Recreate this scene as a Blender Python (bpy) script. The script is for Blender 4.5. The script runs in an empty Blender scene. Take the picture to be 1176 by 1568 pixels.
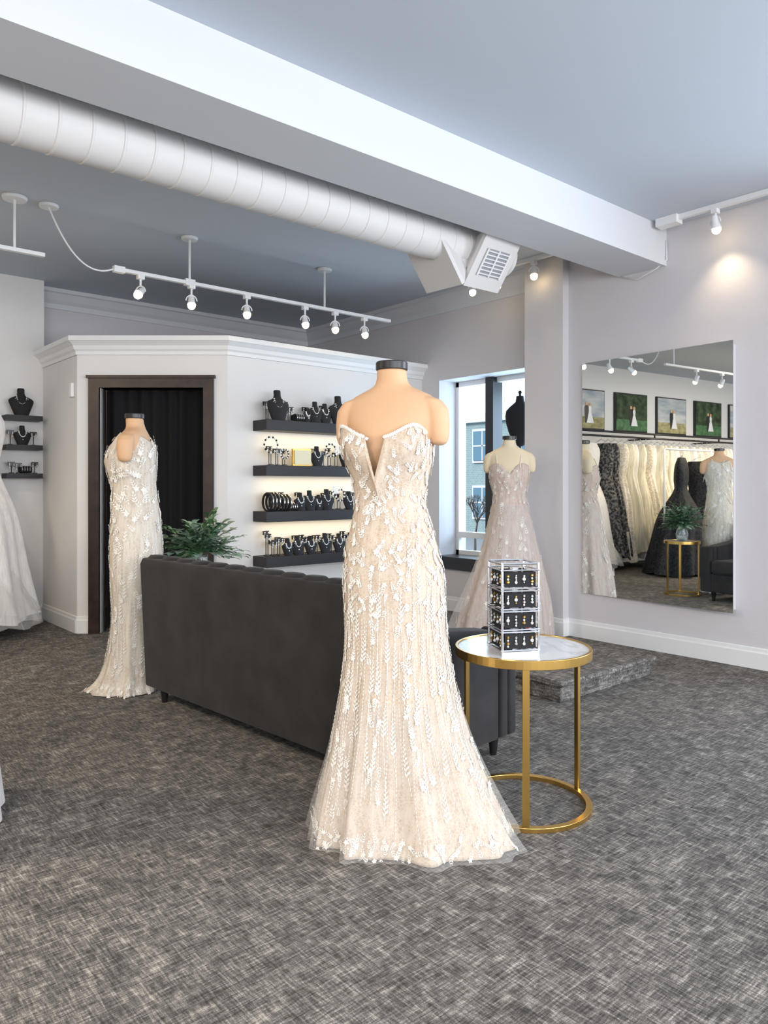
import bpy, bmesh, math, random
import numpy as np
from mathutils import Vector, Matrix
from math import sin, cos, pi, radians, exp, sqrt

R0 = random.Random(7)
# ------------------------------------------------------------------ materials
def mat(name, col=(0.8,0.8,0.8), rough=0.6, metal=0.0, emit=None, es=0.0, sheen=0.0, alpha=1.0, trans=0.0, noise=None, bump=None, coat=0.0):
    m = bpy.data.materials.new(name); m.use_nodes = True
    nt = m.node_tree; b = nt.nodes['Principled BSDF']
    b.inputs['Base Color'].default_value = (*col, 1)
    b.inputs['Roughness'].default_value = rough
    b.inputs['Metallic'].default_value = metal
    b.inputs['Alpha'].default_value = alpha
    b.inputs['Transmission Weight'].default_value = trans
    b.inputs['Sheen Weight'].default_value = sheen
    b.inputs['Coat Weight'].default_value = coat
    if emit:
        b.inputs['Emission Color'].default_value = (*emit, 1)
        b.inputs['Emission Strength'].default_value = es
    tc = nt.nodes.new('ShaderNodeTexCoord')
    if noise:
        n = nt.nodes.new('ShaderNodeTexNoise'); n.inputs['Scale'].default_value = noise[0]; n.inputs['Detail'].default_value = 4
        nt.links.new(tc.outputs['Object'], n.inputs['Vector'])
        mr = nt.nodes.new('ShaderNodeMapRange'); mr.inputs[1].default_value=0.3; mr.inputs[2].default_value=0.7
        mr.inputs[3].default_value = 1-noise[1]; mr.inputs[4].default_value = 1+noise[1]
        nt.links.new(n.outputs['Fac'], mr.inputs[0])
        mx = nt.nodes.new('ShaderNodeVectorMath'); mx.operation='SCALE'; mx.inputs[0].default_value = col
        nt.links.new(mr.outputs[0], mx.inputs['Scale']); nt.links.new(mx.outputs[0], b.inputs['Base Color'])
    if bump:
        n = nt.nodes.new('ShaderNodeTexNoise'); n.inputs['Scale'].default_value = bump[0]; n.inputs['Detail'].default_value = 3
        nt.links.new(tc.outputs['Object'], n.inputs['Vector'])
        bp = nt.nodes.new('ShaderNodeBump'); bp.inputs['Strength'].default_value = bump[1]; bp.inputs['Distance'].default_value = bump[2]
        nt.links.new(n.outputs['Fac'], bp.inputs['Height']); nt.links.new(bp.outputs[0], b.inputs['Normal'])
    return m

M = {}
M['wall'] = mat('wall_paint', (0.635,0.615,0.635), 0.85, bump=(9,0.35,0.01))
M['wallw'] = mat('booth_paint', (0.75,0.735,0.725), 0.8, bump=(30,0.1,0.003))
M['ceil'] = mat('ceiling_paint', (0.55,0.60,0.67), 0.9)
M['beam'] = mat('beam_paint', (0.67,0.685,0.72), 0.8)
M['trim'] = mat('trim_white', (0.80,0.80,0.80), 0.45)
M['duct'] = mat('duct_white', (0.70,0.68,0.665), 0.5)
M['white'] = mat('white_enamel', (0.82,0.82,0.82), 0.35)
M['dkwood'] = mat('dark_wood', (0.030,0.016,0.012), 0.35, noise=(12,0.4))
M['blackshelf'] = mat('black_shelf', (0.010,0.008,0.010), 0.5)
M['curtain'] = mat('black_curtain', (0.004,0.004,0.006), 0.95)
M['velvet'] = mat('charcoal_velvet', (0.017,0.0145,0.015), 0.9, sheen=0.05, noise=(7,0.45), bump=(300,0.15,0.001))
M['gold'] = mat('brushed_gold', (0.72,0.45,0.13), 0.28, metal=1.0)
M['silver'] = mat('silver', (0.88,0.88,0.90), 0.22, metal=1.0)
M['sparkle'] = mat('crystal_sparkle', (0.9,0.9,0.88), 0.25, coat=0.5)
M['blackv'] = mat('black_velvet', (0.008,0.008,0.010), 0.8)
M['blackgl'] = mat('black_gloss', (0.012,0.010,0.011), 0.3)
M['skin'] = mat('mannequin_jersey', (0.64,0.39,0.225), 0.65, bump=(90,0.15,0.002))
M['skin2'] = mat('mannequin_cream', (0.75,0.64,0.46), 0.6)
M['lace'] = mat('ivory_lace', (0.80,0.765,0.705), 0.8)
M['mirror'] = mat('mirror_glass', (0.86,0.88,0.86), 0.01, metal=1.0)
M['leaf'] = mat('leaf_green', (0.06,0.16,0.06), 0.45, noise=(14,0.5))
M['leaf2'] = mat('leaf_pale', (0.30,0.40,0.30), 0.5, noise=(14,0.4))
M['bulb'] = mat('bulb_glow', (1,0.9,0.7), 0.5, emit=(1.0,0.74,0.36), es=14)
M['black'] = mat('black_metal', (0.015,0.015,0.018), 0.4)
M['red'] = mat('red_berry', (0.6,0.03,0.02), 0.3)
M['cream'] = mat('cream_card', (0.8,0.72,0.5), 0.6)
M['glassv'] = mat('glass_vase', (0.9,0.95,0.95), 0.05, trans=0.9)
M['grille'] = mat('grille_grey', (0.30,0.31,0.33), 0.5)
M['asphalt'] = mat('asphalt', (0.25,0.26,0.28), 0.9)
M['winblue'] = mat('window_blue', (0.10,0.20,0.27), 0.3)
M['bark'] = mat('bark', (0.10,0.08,0.07), 0.9)
M['fill_panel'] = mat('fill_panel_glow', (1,1,1), 0.5, emit=(1.0,0.88,0.70), es=4)  # glowing face of the added ceiling fill fixtures

def fabric(name, c1, c2, scale=(60,60,4), sheen=0.1, alpha=1.0, p0=0.35, p1=0.65, lace=None):
    m = mat(name, c1, 0.7, sheen=sheen, alpha=alpha); nt=m.node_tree; b=nt.nodes['Principled BSDF']
    b.inputs['Specular IOR Level'].default_value=0.25
    tc = nt.nodes.new('ShaderNodeTexCoord'); mp = nt.nodes.new('ShaderNodeMapping'); mp.inputs['Scale'].default_value = scale
    n = nt.nodes.new('ShaderNodeTexNoise'); n.inputs['Scale'].default_value=1.0; n.inputs['Detail'].default_value=5
    r = nt.nodes.new('ShaderNodeValToRGB'); r.color_ramp.elements[0].position=p0; r.color_ramp.elements[1].position=p1
    r.color_ramp.elements[0].color=(*c1,1); r.color_ramp.elements[1].color=(*c2,1)
    nt.links.new(tc.outputs['Object'], mp.inputs[0]); nt.links.new(mp.outputs[0], n.inputs['Vector'])
    nt.links.new(n.outputs['Fac'], r.inputs[0])
    out=r.outputs[0]
    if lace:
        v=nt.nodes.new('ShaderNodeTexVoronoi'); v.feature='DISTANCE_TO_EDGE'; v.inputs['Scale'].default_value=lace[0]
        nd=nt.nodes.new('ShaderNodeTexNoise'); nd.inputs['Scale'].default_value=lace[0]*0.35; nd.inputs['Detail'].default_value=3
        nt.links.new(tc.outputs['Object'],v.inputs['Vector']); nt.links.new(tc.outputs['Object'],nd.inputs['Vector'])
        r2=nt.nodes.new('ShaderNodeValToRGB'); r2.color_ramp.elements[0].position=0.04; r2.color_ramp.elements[0].color=(1,1,1,1)
        r2.color_ramp.elements[1].position=0.13; r2.color_ramp.elements[1].color=(0,0,0,1); nt.links.new(v.outputs['Distance'],r2.inputs[0])
        r3=nt.nodes.new('ShaderNodeValToRGB'); r3.color_ramp.elements[0].position=0.52; r3.color_ramp.elements[1].position=0.58
        nt.links.new(nd.outputs['Fac'],r3.inputs[0])
        mm=nt.nodes.new('ShaderNodeMath'); mm.operation='MAXIMUM'; nt.links.new(r2.outputs[0],mm.inputs[0])
        m3=nt.nodes.new('ShaderNodeMath'); m3.operation='MULTIPLY'; m3.inputs[1].default_value=0.7; nt.links.new(r3.outputs[0],m3.inputs[0]); nt.links.new(m3.outputs[0],mm.inputs[1])
        m2=nt.nodes.new('ShaderNodeMath'); m2.operation='MULTIPLY'; m2.inputs[1].default_value=lace[1]; nt.links.new(mm.outputs[0],m2.inputs[0])
        mx=nt.nodes.new('ShaderNodeMix'); mx.data_type='RGBA'; nt.links.new(m2.outputs[0],mx.inputs[0]); nt.links.new(out,mx.inputs[6]); mx.inputs[7].default_value=(*lace[2],1)
        out=mx.outputs[2]
    nt.links.new(out, b.inputs['Base Color'])
    return m
LW=(0.76,0.71,0.635)
M['champ'] = fabric('champagne_tulle', (0.46,0.35,0.255), (0.59,0.48,0.375), sheen=0.0, lace=(85,0.30,LW))
M['ivory'] = fabric('ivory_tulle', (0.51,0.43,0.345), (0.66,0.59,0.50), sheen=0.0, lace=(45,0.35,LW))
M['blush'] = fabric('blush_tulle', (0.50,0.385,0.335), (0.64,0.52,0.46), sheen=0.0, lace=(30,0.2,LW))
M['wtulle'] = fabric('white_tulle', (0.70,0.67,0.65), (0.84,0.82,0.80))
M['ivory2'] = fabric('ivory_satin', (0.64,0.60,0.48), (0.84,0.81,0.70))
M['ivory3'] = fabric('cream_lace', (0.56,0.49,0.39), (0.84,0.80,0.72), scale=(40,40,40))
M['blklace'] = fabric('black_lace', (0.008,0.008,0.010), (0.04,0.04,0.045), scale=(40,40,40), sheen=0)
M['greylace'] = fabric('grey_lace', (0.03,0.03,0.035), (0.22,0.21,0.20), scale=(30,30,30), sheen=0, p0=0.45, p1=0.6)
M['sheer']=mat('sheer_tulle',(0.80,0.78,0.76),0.8,alpha=0.25)
M['sheer2']=mat('sheer_tulle_fine',(0.78,0.75,0.71),0.8,alpha=0.16)

def carpet():
    m = bpy.data.materials.new('carpet'); m.use_nodes=True; nt=m.node_tree; b=nt.nodes['Principled BSDF']
    b.inputs['Roughness'].default_value=0.95; b.inputs['Specular IOR Level'].default_value=0.15
    L=nt.links; N=nt.nodes.new
    tc=N('ShaderNodeTexCoord')
    def noi(scl, det=4, rough=0.6):
        mp=N('ShaderNodeMapping'); mp.inputs['Scale'].default_value=scl
        n=N('ShaderNodeTexNoise'); n.inputs['Scale'].default_value=1; n.inputs['Detail'].default_value=det; n.inputs['Roughness'].default_value=rough
        L.new(tc.outputs['Object'], mp.inputs[0]); L.new(mp.outputs[0], n.inputs['Vector']); return n.outputs['Fac']
    A=noi((18,170,90),3); B=noi((170,18,90),3); C=noi((5,5,5),3); D=noi((300,300,300),1); G=noi((14,14,14),2); A2=noi((8,75,30),2); B2=noi((75,8,30),2)
    def mth(op,a,bb,clamp=False):
        x=N('ShaderNodeMath'); x.operation=op; x.use_clamp=clamp
        for i,v in enumerate((a,bb)):
            if isinstance(v,(int,float)): x.inputs[i].default_value=v
            else: L.new(v,x.inputs[i])
        return x.outputs[0]
    s=mth('ADD',mth('MULTIPLY',A,0.23),mth('MULTIPLY',B,0.23))
    s=mth('ADD',s,mth('MULTIPLY',mth('MAXIMUM',A2,B2),0.22))
    s=mth('ADD',s,mth('MULTIPLY',C,0.08)); s=mth('ADD',s,mth('MULTIPLY',D,0.12)); s=mth('ADD',s,mth('MULTIPLY',G,0.12))
    r=N('ShaderNodeValToRGB'); e=r.color_ramp.elements
    e[0].position=0.425; e[0].color=(0.040,0.0365,0.0355,1)
    e[1].position=0.61; e[1].color=(0.45,0.415,0.37,1)
    x=e.new(0.485); x.color=(0.094,0.086,0.081,1)
    x=e.new(0.535); x.color=(0.18,0.166,0.152,1)
    L.new(s,r.inputs[0]); L.new(r.outputs[0],b.inputs['Base Color'])
    bp=N('ShaderNodeBump'); bp.inputs['Strength'].default_value=0.4; bp.inputs['Distance'].default_value=0.004
    L.new(s,bp.inputs['Height']); L.new(bp.outputs[0],b.inputs['Normal'])
    return m
M['carpet']=carpet()

def marble():
    m=mat('marble',(0.85,0.85,0.85),0.12); nt=m.node_tree; b=nt.nodes['Principled BSDF']
    tc=nt.nodes.new('ShaderNodeTexCoord'); n=nt.nodes.new('ShaderNodeTexNoise'); n.inputs['Scale'].default_value=4; n.inputs['Detail'].default_value=8; n.inputs['Distortion'].default_value=1.5
    r=nt.nodes.new('ShaderNodeValToRGB'); r.color_ramp.elements[0].position=0.46; r.color_ramp.elements[0].color=(0.78,0.78,0.78,1)
    r.color_ramp.elements[1].position=0.54; r.color_ramp.elements[1].color=(0.78,0.78,0.78,1); x=r.color_ramp.elements.new(0.5); x.color=(0.62,0.62,0.64,1)
    nt.links.new(tc.outputs['Object'],n.inputs[0]); nt.links.new(n.outputs['Fac'],r.inputs[0]); nt.links.new(r.outputs[0],b.inputs['Base Color'])
    return m
M['marble']=marble()
def brickmat():
    m=mat('painted_brick',(0.3,0.4,0.4),0.9); nt=m.node_tree; b=nt.nodes['Principled BSDF']
    tc=nt.nodes.new('ShaderNodeTexCoord'); sp=nt.nodes.new('ShaderNodeSeparateXYZ'); cb=nt.nodes.new('ShaderNodeCombineXYZ')
    br=nt.nodes.new('ShaderNodeTexBrick'); br.inputs['Scale'].default_value=3.0
    br.inputs['Color1'].default_value=(0.20,0.285,0.295,1); br.inputs['Color2'].default_value=(0.26,0.33,0.33,1); br.inputs['Mortar'].default_value=(0.38,0.44,0.44,1)
    nt.links.new(tc.outputs['Object'],sp.inputs[0]); nt.links.new(sp.outputs[1],cb.inputs[0]); nt.links.new(sp.outputs[2],cb.inputs[1])
    nt.links.new(cb.outputs[0],br.inputs['Vector']); nt.links.new(br.outputs['Color'],b.inputs['Base Color'])
    return m
M['brick']=brickmat()

# ------------------------------------------------------------------ mesh builder
class MB:
    def __init__(s): s.v=[]; s.f=[]; s.mi=[]; s.mats=[]
    def m(s,key):
        if key not in s.mats: s.mats.append(key)
        return s.mats.index(key)
    def add(s,vs,fs,key):
        o=len(s.v); i=s.m(key); s.v.extend([tuple(p) for p in vs])
        for f in fs: s.f.append(tuple(o+k for k in f)); s.mi.append(i)
    def box(s,lo,hi,key,rz=0,c=None):
        x0,y0,z0=lo; x1,y1,z1=hi
        vs=[Vector(p) for p in ((x0,y0,z0),(x1,y0,z0),(x1,y1,z0),(x0,y1,z0),(x0,y0,z1),(x1,y0,z1),(x1,y1,z1),(x0,y1,z1))]
        if rz:
            cc=Vector(c) if c else Vector(((x0+x1)/2,(y0+y1)/2,0)); Rm=Matrix.Rotation(rz,3,'Z')
            vs=[cc+Rm@(p-cc) for p in vs]
        s.add(vs,[(0,3,2,1),(4,5,6,7),(0,1,5,4),(1,2,6,5),(2,3,7,6),(3,0,4,7)],key)
    def loft(s,rings,key,caps=True,closed=True):
        n=len(rings[0]); vs=[p for r in rings for p in r]; fs=[]
        for i in range(len(rings)-1):
            for j in range(n if closed else n-1):
                k=(j+1)%n; fs.append((i*n+j,i*n+k,(i+1)*n+k,(i+1)*n+j))
        if caps:
            fs.append(tuple(range(n-1,-1,-1))); fs.append(tuple((len(rings)-1)*n+j for j in range(n)))
        s.add(vs,fs,key)
    def tube(s,pts,r,key,n=8,caps=True):
        pts=[Vector(p) for p in pts]; rings=[]
        rr=r if isinstance(r,(list,tuple)) else [r]*len(pts)
        up=None
        for i,p in enumerate(pts):
            t=(pts[min(i+1,len(pts)-1)]-pts[max(i-1,0)]).normalized()
            if up is None:
                up=Vector((0,0,1)) if abs(t.z)<0.9 else Vector((1,0,0))
            a=t.cross(up).normalized(); b2=a.cross(t).normalized(); up=b2
            rings.append([p+(a*cos(2*pi*k/n)+b2*sin(2*pi*k/n))*rr[i] for k in range(n)])
        s.loft(rings,key,caps)
    def lathe(s,prof,c,key,n=24,caps=True,sx=1,sy=1,rz=0):
        rings=[]
        for r,z in prof:
            ring=[]
            for k in range(n):
                a=2*pi*k/n; x=r*cos(a)*sx; y=r*sin(a)*sy
                ring.append((c[0]+x*cos(rz)-y*sin(rz), c[1]+x*sin(rz)+y*cos(rz), c[2]+z))
            rings.append(ring)
        s.loft(rings,key,caps)
    def ball(s,c,r,key,n=10):
        if isinstance(r,(int,float)): r=(r,r,r)
        rings=[]
        for i in range(1,n//2+2):
            ph=-pi/2+pi*(i-0.5)/(n//2+1)
            rings.append([(c[0]+r[0]*cos(ph)*cos(2*pi*k/n),c[1]+r[1]*cos(ph)*sin(2*pi*k/n),c[2]+r[2]*sin(ph)) for k in range(n)])
        s.loft(rings,key,True)
    def obj(s,name,parent=None,smooth=False,bevel=None,loc=None,rz=0,remesh=None,recalc=True,angle=None):
        me=bpy.data.meshes.new(name); me.from_pydata(s.v,[],s.f)
        for k in s.mats: me.materials.append(M[k])
        me.polygons.foreach_set('material_index',s.mi)
        if recalc:
            bm=bmesh.new(); bm.from_mesh(me); bmesh.ops.recalc_face_normals(bm,faces=bm.faces); bm.to_mesh(me); bm.free()
        if smooth: me.polygons.foreach_set('use_smooth',[True]*len(me.polygons))
        if angle: me.set_sharp_from_angle(angle=radians(angle))
        if parent and 'heading' in parent: me.transform(Matrix.Rotation(parent['heading']+rz,4,'Z')); rz=0
        me.update()
        o=bpy.data.objects.new(name,me); bpy.context.collection.objects.link(o)
        if parent: o.parent=parent
        if loc: o.location=loc
        o.rotation_euler[2]=rz
        if remesh:
            r=o.modifiers.new('remesh','REMESH'); r.mode='VOXEL'; r.voxel_size=remesh; r.use_smooth_shade=True
            sm=o.modifiers.new('smooth','SMOOTH'); sm.iterations=6
        if bevel:
            b=o.modifiers.new('bevel','BEVEL'); b.width=bevel[0]; b.segments=bevel[1]; b.limit_method='ANGLE'; b.angle_limit=radians(40)
            if len(bevel)>2: me.polygons.foreach_set('use_smooth',[True]*len(me.polygons))
        return o

def emp(name,loc=(0,0,0),rz=0,heading=None):
    e=bpy.data.objects.new(name,None); bpy.context.collection.objects.link(e); e.location=loc; e.rotation_euler[2]=rz; e.empty_display_size=0.1
    if heading is not None: e['heading']=heading
    return e

def ci(xs,ys,x):
    if x<=xs[0]: return ys[0]
    if x>=xs[-1]: return ys[-1]
    i=0
    while xs[i+1]<x: i+=1
    def sl(k):
        if k==0: return (ys[1]-ys[0])/(xs[1]-xs[0])
        if k==len(xs)-1: return (ys[-1]-ys[-2])/(xs[-1]-xs[-2])
        return (ys[k+1]-ys[k-1])/(xs[k+1]-xs[k-1])
    h=xs[i+1]-xs[i]; t=(x-xs[i])/h
    return (2*t**3-3*t*t+1)*ys[i]+(t**3-2*t*t+t)*h*sl(i)+(-2*t**3+3*t*t)*ys[i+1]+(t**3-t*t)*h*sl(i+1)

# ------------------------------------------------------------------ room shell
CZ=3.2
mb=MB(); mb.box((-5.2,-3.2,-0.1),(5.9,8.0,0),'carpet'); mb.obj('floor')
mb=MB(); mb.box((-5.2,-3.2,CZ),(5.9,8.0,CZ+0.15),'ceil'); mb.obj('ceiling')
mb=MB()
mb.box((5.3,1.3,0),(5.7,4.20,CZ),'wall')
mb.box((5.3,-3.2,0),(5.7,1.3,0.5),'wall'); mb.box((5.3,-3.2,2.75),(5.7,1.3,CZ),'wall'); mb.box((5.3,-3.2,0.5),(5.7,-2.6,2.75),'wall')
mb.box((5.22,3.78,0),(5.3,4.18,CZ),'wall')
mb.box((5.45,4.20,0),(5.85,5.47,0.53),'wall'); mb.box((5.45,4.20,2.335),(5.85,5.47,CZ),'wall'); mb.box((5.45,5.47,0),(5.85,8.0,CZ),'wall')
mb.obj('wall_east')
mb=MB(); mb.box((2.2,7.8,0),(5.45,8.0,CZ),'wall'); mb.obj('wall_north')
mb=MB(); mb.box((-5.2,7.5,0),(2.2,8.0,CZ),'wallw'); mb.obj('wall_northwest')
mb=MB(); mb.box((-5.2,-3.2,0),(-5.0,7.5,CZ),'wallw'); mb.obj('wall_west')
mb=MB()
mb.box((-5.0,-3.2,0),(5.3,-3.0,0.45),'wall'); mb.box((-5.0,-3.2,2.8),(5.3,-3.0,CZ),'wall')
for x in (-5.0,-1.7,1.6,4.9): mb.box((x,-3.2,0.45),(x+0.4,-3.0,2.8),'wall')
mb.obj('wall_south')
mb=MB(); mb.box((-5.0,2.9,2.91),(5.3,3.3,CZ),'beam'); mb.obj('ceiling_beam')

def sweep(mb,path,prof,z0,key,side=1):
    P=[Vector((p[0],p[1])) for p in path]; rings=[]
    for i,p in enumerate(P):
        ns=[]
        if i>0: d=(P[i]-P[i-1]).normalized(); ns.append(Vector((d.y,-d.x)))
        if i<len(P)-1: d=(P[i+1]-P[i]).normalized(); ns.append(Vector((d.y,-d.x)))
        n=sum(ns,Vector((0,0))).normalized(); n=n/ max(0.3,n.dot(ns[0]))*side
        rings.append([(p.x+n.x*o,p.y+n.y*o,z0+h) for o,h in prof])
    mb.loft(rings,key,True)
CROWN=[(0,0),(0.012,0),(0.015,0.03),(0.03,0.045),(0.04,0.075),(0.075,0.105),(0.085,0.11),(0.085,0.15),(-0.12,0.15),(-0.12,0.001)]
CROWN2=[(0,0),(0.015,0),(0.018,0.05),(0.05,0.08),(0.09,0.14),(0.11,0.15),(0.11,0.185),(0,0.185)]
BASE=[(0,0),(0.018,0),(0.018,0.11),(0.012,0.12),(0.010,0.14),(0,0.145)]

# fitting-room booth
cW=(2.19,6.557); cE=(3.16,5.722); BZ=2.37
R=Vector((0.758,-0.652)); F=Vector((0.652,0.758))
mb=MB()
mb.box((2.19,6.557,0),(2.31,7.5,BZ),'wallw')
def cham(l0,l1,z0,z1,key,d0=6.4,d1=6.52):
    q=[F*d0+R*l0,F*d0+R*l1,F*d1+R*l1,F*d1+R*l0]
    vs=[(p.x,p.y,z) for z in (z0,z1) for p in q]
    mb.add(vs,[(0,3,2,1),(4,5,6,7),(0,1,5,4),(1,2,6,5),(2,3,7,6),(3,0,4,7)],key)
cham(-2.616,-2.42,0,BZ,'wallw'); cham(-1.535,-1.336,0,BZ,'wallw'); cham(-2.42,-1.535,2.09,BZ,'wallw')
mb.box((3.16,5.722,0),(5.45,5.84,BZ),'wallw')
mb.obj('wall_fitting_booth')
mb=MB(); sweep(mb,[(2.19,7.5),cW,cE,(5.45,5.722)],CROWN,BZ+0.001,'trim',1)
mb.obj('trim_booth_crown')
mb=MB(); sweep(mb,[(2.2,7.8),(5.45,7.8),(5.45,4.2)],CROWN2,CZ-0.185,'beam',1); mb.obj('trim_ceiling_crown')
mb=MB(); sweep(mb,[(-5.0,7.5),(2.19,7.5),cW],BASE,0,'trim',1)
q0=F*6.4+R*-2.616; q1=F*6.4+R*-2.51
sweep(mb,[(q0.x,q0.y),(q1.x,q1.y)],BASE,0,'trim',1)
q0=F*6.4+R*-1.447; sweep(mb,[(q0.x,q0.y),cE,(5.45,5.722)],BASE,0,'trim',1); mb.obj('baseboard_north')
mb=MB(); sweep(mb,[(5.45,5.72),(5.45,4.18)],BASE,0,'trim',1)
sweep(mb,[(5.22,4.18),(5.22,3.78),(5.3,3.78),(5.3,-3.0)],BASE,0,'trim',1); mb.obj('baseboard_east')

# door casing + curtain
e=emp('door_1')
mb=MB()
cham(-2.51,-2.42,0,2.185,'dkwood',6.37,6.54); cham(-1.535,-1.447,0,2.185,'dkwood',6.37,6.54); cham(-2.42,-1.535,2.09,2.185,'dkwood',6.37,6.54)
cham(-2.525,-1.432,2.17,2.195,'dkwood',6.355,6.54)
mb.obj('casing',e)
mb=MB(); rings=[]
for z in (0.02,0.8,1.6,2.12):
    ring=[]
    for i in range(121):
        t=i/120; l=-2.44+t*0.93; d=6.60+0.022*sin(t*50+0.6*sin(t*19))+0.012*sin(t*23+z)
        p=F*d+R*l; ring.append((p.x,p.y,z))
    rings.append(ring)
mb.loft(rings,'curtain',False,False); mb.obj('curtain',e,smooth=True)
mb=MB(); a=F*6.60+R*-2.46; b=F*6.60+R*-1.49; mb.tube([(a.x,a.y,2.12),(b.x,b.y,2.12)],0.012,'black'); mb.obj('curtain_rod',e)

# window_1 in east bay
e=emp('window_1')
mb=MB()
y0,y1,z0,z1=4.20,5.47,0.53,2.335
for (a,b,c,d) in ((y0,y0+0.04,z0,z1),(y1-0.04,y1,z0,z1),(y0,y1,z1-0.05,z1),(y0,y1,z0,z0+0.06)):
    mb.box((5.70,a,c),(5.76,b,d),'white')
mb.box((5.64,4.91,z0),(5.78,5.01,z1),'black')
mb.box((5.70,5.0,0.72),(5.76,5.43,0.78),'white'); mb.box((5.70,4.24,0.72),(5.76,4.92,0.78),'white')
mb.obj('frame',e)
mb=MB(); mb.box((5.40,4.19,0.50),(5.70,5.50,0.545),'blackgl'); mb.box((5.41,4.19,0.42),(5.449,5.50,0.5),'blackgl'); mb.obj('sill',e)
def shopwin(name,horizontal,a0,a1,pos,z0,z1,n):
    e=emp(name); mb=MB()
    for i in range(n+1):
        a=a0+(a1-a0)*i/n
        if horizontal: mb.box((a-0.03,pos-0.04,z0),(a+0.03,pos+0.04,z1),'black')
        else: mb.box((pos-0.04,a-0.03,z0),(pos+0.04,a+0.03,z1),'black')
    for z in (z0+0.03,z1-0.03):
        if horizontal: mb.box((a0,pos-0.04,z-0.03),(a1,pos+0.04,z+0.03),'black')
        else: mb.box((pos-0.04,a0,z-0.03),(pos+0.04,a1,z+0.03),'black')
    mb.obj('frame',e)
shopwin('window_2',False,-2.6,1.3,5.5,0.5,2.75,3)
shopwin('window_3',True,-4.6,-1.7,-3.1,0.45,2.8,2); shopwin('window_4',True,-1.3,1.6,-3.1,0.45,2.8,2); shopwin('window_5',True,2.0,4.9,-3.1,0.45,2.8,2)

# exterior
mb=MB(); mb.box((-40,-60,-1.2),(90,90,-1.0),'asphalt'); mb.obj('street_ground')
mb=MB(); mb.box((25,5,-1),(33,45,4.3),'brick'); mb.box((24.8,5,4.1),(33,45,4.5),'wall')
for k in range(14):
    y=6+k*2.6
    for z in (-0.2,2.3):
        mb.box((24.9,y,z),(25.0,y+1.3,z+1.5),'wall'); mb.box((24.85,y+0.1,z+0.1),(24.92,y+1.2,z+1.4),'winblue')
        mb.box((24.83,y+0.62,z+0.1),(24.86,y+0.68,z+1.4),'wall'); mb.box((24.83,y+0.1,z+0.72),(24.86,y+1.2,z+0.78),'wall')
mb.obj('brick_building')
mb=MB()
def branch(p,d,L,r,depth):
    q=p+d*L; mb.tube([p,q],[r,r*0.65],'bark',6)
    if depth>0:
        for k in range(3):
            nd=(d+Vector((R0.uniform(-.7,.7),R0.uniform(-.7,.7),R0.uniform(-.1,.6)))).normalized(); branch(q,nd,L*0.66,r*0.6,depth-1)
branch(Vector((16,14.6,-1)),Vector((0,0,1)),0.8,0.05,5)
mb.obj('bare_tree',smooth=True)

# ------------------------------------------------------------------ duct
e=emp('spiral_duct')
mb=MB()
DY,DZ,DR=3.62,2.92,0.135
x=-4.9; rings=[]
prof=[]
while x<4.22:
    for dx,dr in ((0,0),(0.134,0),(0.138,0.004),(0.146,0.004),(0.15,0)):
        prof.append((x+dx,DR+dr))
    x+=0.15
prof+= [(4.27,DR),(4.29,DR-0.02),(4.30,0.06)]
for x,r in prof: rings.append([(x,DY+r*cos(2*pi*k/32),DZ+r*sin(2*pi*k/32)) for k in range(32)])
mb.loft(rings,'duct'); mb.obj('pipe',e,smooth=True,angle=35)
mb=MB()
for x in (-3,-1,1,2.9): mb.box((x,DY-0.01,DZ+DR-0.01),(x+0.03,DY+0.01,CZ),'white')
mb.obj('hanger_strap',e)
def boot(mb,c,d,w0,w1,L,key,gr=True,axis=(1,0,0)):
    d=Vector(d).normalized(); a=Vector(axis); a=(a-d*a.dot(d)).normalized(); b=d.cross(a)
    c=Vector(c)
    def rg(dist,w,h): return [c+d*dist+a*(sx*w)+b*(sy*h) for sx,sy in ((-1,-1),(1,-1),(1,1),(-1,1))]
    mb.loft([rg(0,w0,w0),rg(L*0.35,w0,w0),rg(L,w1,w1),rg(L+0.03,w1,w1)],key)
    if gr:
        mb.loft([rg(L+0.031,w1*0.62,w1*0.5),rg(L+0.033,w1*0.62,w1*0.5)],'grille')
        for k in range(-3,4):
            p=c+d*(L+0.035)+b*(k*w1*0.14)
            mb.loft([[p+a*(sx*w1*0.6)+b*0.004,p+a*(sx*w1*0.6)-b*0.004,p+a*(sx*w1*0.6)-b*0.004+d*0.006,p+a*(sx*w1*0.6)+b*0.004+d*0.006] for sx in (-1,1)],'white')
        for q in (-1,0,1):
            p=c+d*(L+0.036)+a*(q*w1*0.62)
            mb.loft([[p+b*(sy*w1*0.5)+a*0.006,p+b*(sy*w1*0.5)-a*0.006,p+b*(sy*w1*0.5)-a*0.006+d*0.008,p+b*(sy*w1*0.5)+a*0.006+d*0.008] for sy in (-1,1)],'white')
mb=MB()
boot(mb,(3.96,3.62,2.91),(0.05,-0.70,-0.50),0.12,0.19,0.17,'duct')
boot(mb,(3.78,3.66,2.90),(-0.72,0.05,-0.55),0.12,0.18,0.20,'duct',False,(0,1,0))
mb.obj('diffuser',e)

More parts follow.
